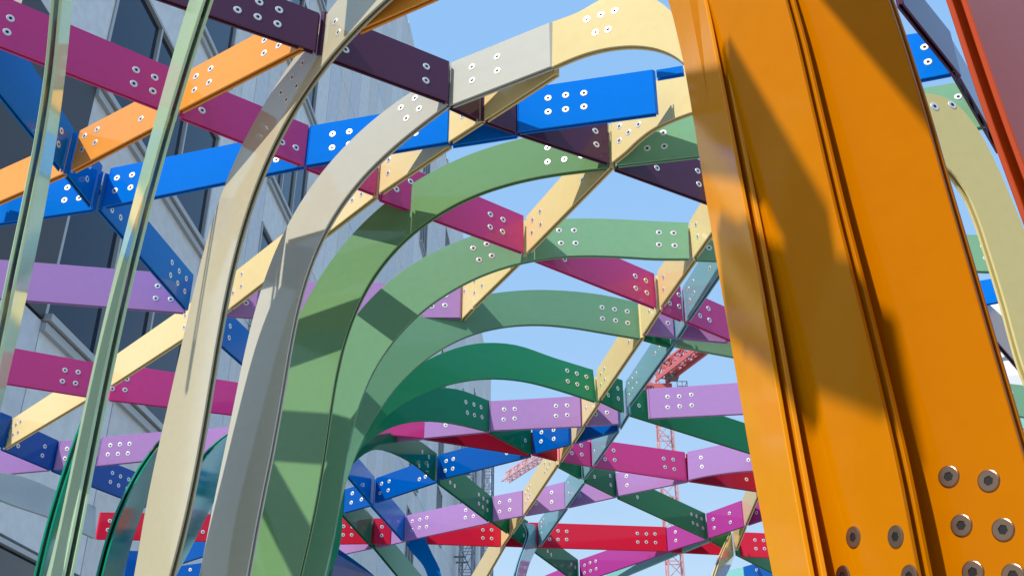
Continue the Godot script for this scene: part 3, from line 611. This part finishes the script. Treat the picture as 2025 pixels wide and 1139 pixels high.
	plate("arch_rib","warm grey arched rib","grey2",-0.265,-3.463,-30.00,band([-1.078,2.268,-1.053,2.408,-1.040,2.553,-1.027,2.703,-1.012,2.859,-0.996,3.020,-0.980,3.186,-0.963,3.358,-0.938,3.532,-0.900,3.704,-0.840,3.870,-0.754,4.023,-0.641,4.157,-0.504,4.268,-0.350,4.353,-0.184,4.413,-0.006,4.450],
		[-0.849,2.251,-0.817,2.370,-0.804,2.500,-0.792,2.634,-0.777,2.770,-0.760,2.909,-0.746,3.054,-0.734,3.204,-0.722,3.361,-0.703,3.519,-0.668,3.675,-0.611,3.820,-0.526,3.950,-0.415,4.059,-0.285,4.146,-0.144,4.216,-0.000,4.275]),[-0.236,4.347,-0.141,4.306,-0.204,4.280,-0.165,4.370],[])
	plate("arch_rib","fern green arched rib","fern",0.431,-3.921,-21.00,band([-1.746,2.360,-1.730,2.508,-1.715,2.661,-1.703,2.820,-1.692,2.984,-1.679,3.152,-1.660,3.325,-1.632,3.500,-1.589,3.674,-1.528,3.844,-1.444,4.004,-1.338,4.150,-1.209,4.278,-1.060,4.381,-0.894,4.459,-0.717,4.511,-0.534,4.537,-0.350,4.542,-0.169,4.532,0.010,4.513],
		[-1.414,2.339,-1.420,2.474,-1.405,2.608,-1.383,2.743,-1.363,2.883,-1.349,3.028,-1.338,3.178,-1.328,3.334,-1.312,3.494,-1.283,3.652,-1.234,3.804,-1.161,3.944,-1.061,4.066,-0.937,4.165,-0.793,4.237,-0.637,4.284,-0.476,4.305,-0.317,4.307,-0.160,4.295,0.000,4.276]),[-0.284,4.456,-0.286,4.377,-0.205,4.371,-0.122,4.370,-0.198,4.440],[])
	plate("arch_rib","sage green arched rib","sage",0.915,-4.734,0.00,band([-1.935,2.391,-1.942,2.557,-1.921,2.720,-1.902,2.889,-1.891,3.068,-1.882,3.255,-1.865,3.448,-1.827,3.640,-1.759,3.824,-1.659,3.996,-1.527,4.148,-1.368,4.276,-1.189,4.376,-0.998,4.448,-0.801,4.491,-0.600,4.509,-0.396,4.507,-0.191,4.495,0.009,4.484],
		[-1.748,2.391,-1.761,2.542,-1.741,2.690,-1.719,2.843,-1.704,3.002,-1.691,3.169,-1.672,3.339,-1.636,3.508,-1.575,3.673,-1.484,3.826,-1.367,3.964,-1.225,4.080,-1.067,4.172,-0.897,4.236,-0.722,4.274,-0.543,4.286,-0.361,4.281,-0.178,4.269,-0.000,4.268]),[-1.115,4.328,-1.045,4.352,-1.083,4.259,-1.018,4.283,-0.668,4.435,-0.589,4.435,-0.659,4.358,-0.583,4.358,-0.146,4.422,-0.070,4.419,-0.151,4.349,-0.070,4.343],[])
	plate("arch_rib","sage green arched rib","sage2",0.760,-5.674,13.00,band([-1.901,2.476,-1.917,2.653,-1.887,2.822,-1.853,2.997,-1.825,3.182,-1.799,3.377,-1.761,3.577,-1.699,3.774,-1.603,3.960,-1.470,4.126,-1.302,4.266,-1.106,4.375,-0.893,4.451,-0.672,4.499,-0.448,4.520,-0.224,4.519,0.001,4.493],
		[-1.742,2.484,-1.727,2.633,-1.715,2.796,-1.702,2.962,-1.683,3.130,-1.651,3.299,-1.601,3.469,-1.529,3.639,-1.432,3.804,-1.308,3.955,-1.158,4.085,-0.987,4.185,-0.799,4.249,-0.602,4.280,-0.401,4.282,-0.201,4.268,-0.000,4.254]),[-0.227,4.433,-0.149,4.429,-0.070,4.424,-0.227,4.359,-0.146,4.355,-0.071,4.347],[])
	plate("arch_rib","jade green arched rib","jade",0.567,-6.603,33.00,band([-2.048,2.567,-2.029,2.768,-1.992,2.971,-1.948,3.188,-1.887,3.412,-1.791,3.635,-1.650,3.856,-1.461,4.068,-1.226,4.262,-0.955,4.408,-0.655,4.476,-0.338,4.460,-0.019,4.449],
		[-1.879,2.583,-1.855,2.773,-1.817,2.958,-1.795,3.159,-1.765,3.373,-1.691,3.585,-1.556,3.783,-1.360,3.956,-1.120,4.095,-0.857,4.192,-0.580,4.239,-0.290,4.239,-0.000,4.219]),[-0.236,4.391,-0.157,4.388,-0.077,4.384,-0.234,4.315,-0.156,4.311,-0.076,4.304],[])
	plate("arch_rib","dark jade green arched rib","jade2",-0.162,-7.062,54.00,band([-1.740,2.596,-1.720,2.791,-1.650,2.965,-1.604,3.168,-1.559,3.388,-1.469,3.607,-1.306,3.827,-1.063,4.047,-0.750,4.246,-0.383,4.374,0.008,4.411],
		[-1.519,2.627,-1.550,2.809,-1.420,2.967,-1.371,3.145,-1.378,3.342,-1.349,3.546,-1.219,3.744,-0.986,3.918,-0.683,4.049,-0.352,4.127,0.000,4.179]),[-0.270,4.314,-0.179,4.325,-0.097,4.331,-0.250,4.242,-0.171,4.248,-0.084,4.260],[])
	plate("arch_rib","dark teal green arched rib","pine2",-0.583,-7.939,73.00,band([-2.139,2.638,-2.110,2.847,-2.034,3.044,-1.963,3.256,-1.861,3.494,-1.650,3.756,-1.246,4.027,-0.631,4.256,-0.020,4.309],
		[-1.835,2.690,-1.663,3.041,-1.653,3.153,-1.690,3.278,-1.665,3.492,-1.493,3.756,-1.120,3.979,-0.563,4.080,-0.000,4.094]),[-0.326,4.221,-0.188,4.226,-0.375,4.098,-0.202,4.153],[])
	plate("arch_rib","cream yellow arched rib","cream2",0.152,-3.220,-25.68,band([0.010,4.493,0.118,4.499,0.231,4.528,0.340,4.514,0.435,4.439,0.512,4.320,0.570,4.186,0.612,4.060,0.641,3.946,0.656,3.815],
		[0.003,4.267,0.093,4.280,0.175,4.282,0.259,4.271,0.347,4.244,0.431,4.197,0.501,4.128,0.546,4.040,0.565,3.941,0.560,3.847]),[0.156,4.447,0.215,4.447,0.272,4.445,0.189,4.368,0.241,4.363],[])
	plate("arch_rib","cream yellow arched rib","cream2",0.443,-3.880,-49.18,band([0.010,4.494,0.081,4.530,0.160,4.549,0.244,4.557,0.329,4.557,0.416,4.549,0.503,4.532,0.589,4.503,0.675,4.463],
		[0.000,4.276,0.080,4.289,0.154,4.310,0.232,4.321,0.315,4.316,0.400,4.300,0.484,4.280,0.565,4.256,0.646,4.222]),[0.057,4.440,0.109,4.378,0.170,4.387,0.052,4.365],[])
	plate("arch_rib","lilac purple plank arched rib","purple",1.385,-8.019,-21.42,band([0.010,4.358,0.101,4.365,0.192,4.373,0.282,4.380,0.372,4.384,0.461,4.385,0.550,4.381,0.637,4.374,0.724,4.362],
		[-0.000,4.127,0.089,4.137,0.177,4.144,0.265,4.147,0.353,4.148,0.440,4.146,0.526,4.141,0.612,4.133,0.696,4.123]),[0.116,4.220,0.481,4.230],[0.114,4.295])
	plate("arch_rib","dark blue plank arched rib","navy",-0.929,-9.234,10.74,band([-0.011,4.181,0.110,4.187,0.147,4.079,0.183,3.956,0.236,3.848,0.292,3.746,0.329,3.633,0.344,3.506,0.382,3.407],
		[-0.000,3.938,0.044,3.875,0.099,3.821,0.151,3.764,0.188,3.698,0.210,3.621,0.218,3.539,0.222,3.461,0.238,3.402]),[],[])
	plate("arch_rib","mid blue plank arched rib","blue",-1.570,-8.862,71.24,band([-0.295,3.831,-0.069,3.860,0.146,3.857,0.362,3.840,0.586,3.820,0.811,3.796,1.016,3.758,1.166,3.684,1.210,3.543],
		[-0.239,3.082,-0.126,3.101,-0.011,3.120,0.108,3.139,0.229,3.159,0.354,3.179,0.482,3.200,0.613,3.221,0.748,3.243]),[],[])
	plate("arch_rib","steel blue plank arched rib","steel",0.231,-9.545,78.66,band([-0.589,4.045,-0.413,4.000,-0.527,3.881,-0.710,3.750,-0.863,3.630,-0.972,3.521,-1.055,3.415,-1.131,3.314,-1.185,3.228],
		[0.205,4.229,0.213,4.131,0.018,3.992,-0.222,3.850,-0.424,3.720,-0.558,3.605,-0.626,3.503,-0.654,3.409,-0.679,3.324]),[],[])
	plate("arch_rib","cream yellow plank arched rib","cream",2.055,-9.760,73.07,band([0.080,4.196,-0.396,4.007,-0.797,3.842,-1.139,3.695,-1.434,3.563,-1.688,3.444,-1.905,3.337,-2.086,3.239,-2.231,3.151],
		[0.654,4.351,0.407,4.207,0.214,4.079,-0.032,3.943,-0.365,3.796,-0.755,3.643,-1.132,3.499,-1.400,3.381,-1.445,3.304]),[],[])
	plate("arch_rib","pale blue grey arched rib","pale",-3.198,-6.451,83.83,band([-0.371,3.576,-0.210,3.616,-0.040,3.666,0.139,3.704,0.328,3.727,0.525,3.742,0.733,3.759,0.952,3.783,1.183,3.800],
		[-0.326,3.474,-0.159,3.493,0.015,3.503,0.199,3.517,0.393,3.537,0.599,3.557,0.813,3.571,1.036,3.577,1.271,3.583]),[],[])
	plate("arch_rib","khaki cream arched rib","cream3",1.334,-2.743,18.00,band([-0.181,3.650,-0.025,3.756,0.113,3.765,0.195,3.674,0.237,3.545,0.263,3.417,0.283,3.295,0.291,3.166,0.286,3.026,0.275,2.894,0.278,2.796,0.294,2.727,0.254,2.560],
		[-0.177,3.393,-0.067,3.491,0.034,3.482,0.089,3.405,0.113,3.304,0.123,3.203,0.131,3.105,0.137,3.008,0.140,2.909,0.146,2.815,0.162,2.734,0.183,2.661,0.147,2.549]),[0.043,3.720,0.117,3.744],[])
	plate("upright_blade","pale green upright blade","glass",-1.240,-2.285,109.49,band([0.401,2.438,0.381,2.617,0.370,2.808,0.351,3.007,0.304,3.202,0.217,3.379,0.085,3.526,-0.079,3.638,-0.250,3.728],
		[0.141,2.362,0.220,2.556,0.180,2.724,0.125,2.892,0.082,3.072,0.026,3.250,-0.075,3.402,-0.226,3.510,-0.377,3.604]),[],[])
	plate("upright_blade","pale green upright blade","glass",-0.975,-2.410,-58.97,band([-0.614,2.118,-0.517,2.329,-0.496,2.568,-0.471,2.824,-0.413,3.081,-0.318,3.332,-0.198,3.573,-0.052,3.799,0.145,3.974],
		[-0.286,2.067,-0.271,2.276,-0.270,2.504,-0.259,2.747,-0.216,2.994,-0.129,3.231,0.004,3.444,0.174,3.627,0.362,3.781]),[],[])
	plate("arch_rib","dark teal arched rib","teal",-1.539,-4.015,100.43,band([-0.117,2.287,-0.030,2.402,0.004,2.517,0.052,2.638,0.152,2.777,0.323,2.941,0.592,3.143,1.027,3.407,1.840,3.799],
		[0.340,2.366,0.388,2.471,0.422,2.580,0.470,2.695,0.553,2.820,0.688,2.965,0.909,3.141,1.289,3.370,2.007,3.702]),[],[])
	plate("arch_rib","dark teal arched rib","teal",-1.405,-4.380,95.28,band([-0.046,2.562,-0.034,2.662,-0.003,2.770,0.051,2.887,0.154,3.021,0.343,3.181,0.669,3.384,1.191,3.649,1.962,3.991],
		[0.090,2.387,0.002,2.480,0.119,2.601,0.299,2.741,0.482,2.893,0.675,3.058,0.937,3.252,1.371,3.501,2.106,3.839]),[],[])
	plate("arch_rib","dark teal arched rib","teal",-1.693,-3.844,99.78,band([-0.042,2.270,-0.020,2.372,-0.014,2.476,-0.003,2.583,0.022,2.697,0.062,2.818,0.117,2.949,0.189,3.091,0.290,3.249],
		[0.095,2.293,0.099,2.397,0.106,2.503,0.121,2.615,0.144,2.731,0.178,2.855,0.225,2.987,0.299,3.133,0.423,3.301]),[],[])
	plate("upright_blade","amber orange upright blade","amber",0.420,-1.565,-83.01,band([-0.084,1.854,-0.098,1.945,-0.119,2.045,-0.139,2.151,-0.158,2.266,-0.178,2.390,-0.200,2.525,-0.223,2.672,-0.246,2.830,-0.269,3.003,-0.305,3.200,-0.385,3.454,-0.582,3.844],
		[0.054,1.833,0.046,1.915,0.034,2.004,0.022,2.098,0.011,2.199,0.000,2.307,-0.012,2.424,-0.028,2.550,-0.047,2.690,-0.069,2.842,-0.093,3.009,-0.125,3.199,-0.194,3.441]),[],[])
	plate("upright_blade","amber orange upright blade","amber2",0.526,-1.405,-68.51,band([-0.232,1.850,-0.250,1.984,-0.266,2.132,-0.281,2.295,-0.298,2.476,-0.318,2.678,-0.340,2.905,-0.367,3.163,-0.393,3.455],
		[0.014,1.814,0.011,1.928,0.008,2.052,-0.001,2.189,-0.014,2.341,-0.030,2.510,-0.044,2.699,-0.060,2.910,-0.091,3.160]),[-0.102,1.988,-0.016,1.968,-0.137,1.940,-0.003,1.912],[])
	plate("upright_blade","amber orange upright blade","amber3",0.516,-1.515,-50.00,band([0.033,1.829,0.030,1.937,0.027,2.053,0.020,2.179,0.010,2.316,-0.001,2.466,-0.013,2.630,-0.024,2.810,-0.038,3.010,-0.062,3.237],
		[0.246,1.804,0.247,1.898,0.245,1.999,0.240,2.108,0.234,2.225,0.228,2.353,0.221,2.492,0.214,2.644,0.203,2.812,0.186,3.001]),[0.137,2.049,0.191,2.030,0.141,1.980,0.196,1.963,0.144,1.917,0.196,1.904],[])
	plate("upright_blade","rust red upright blade","rust",0.628,-1.081,33.83,band([-0.041,2.708,-0.026,2.620,-0.016,2.533,-0.006,2.451,0.006,2.374,0.019,2.301,0.031,2.231,0.043,2.164,0.056,2.100],
		[0.209,2.854,0.221,2.752,0.228,2.652,0.235,2.557,0.244,2.469,0.253,2.385,0.262,2.305,0.270,2.229,0.280,2.156]),[],[])
	plate("plank","rust red plank overhead","rust",-0.493,-1.104,-104.85,quad([0,4.160,0.485,4.160,0.485,4.380,0,4.380]),[],[])
	plate("plank","light orange plank overhead","orange",-0.793,-0.656,-106.58,quad([0,4.160,0.375,4.160,0.375,4.380,0,4.380]),[],[])
	plate("plank","dark plum plank overhead","plum",-0.512,-0.798,-118.40,quad([0,4.160,0.589,4.160,0.589,4.380,0,4.380]),[],[])
	plate("plank","cream yellow plank overhead","cream",-0.833,-0.540,-94.42,quad([0,4.160,0.411,4.160,0.411,4.380,0,4.380]),[],[])
	plate("plank","light orange plank overhead","orange",-0.247,-0.720,-115.58,quad([0,4.160,0.470,4.160,0.470,4.380,0,4.380]),[],[])
	plate("plank","dark plum plank overhead","plum",-1.052,-2.629,-32.78,quad([0,4.890,0.433,4.890,0.433,5.110,0,5.110]),[],[])
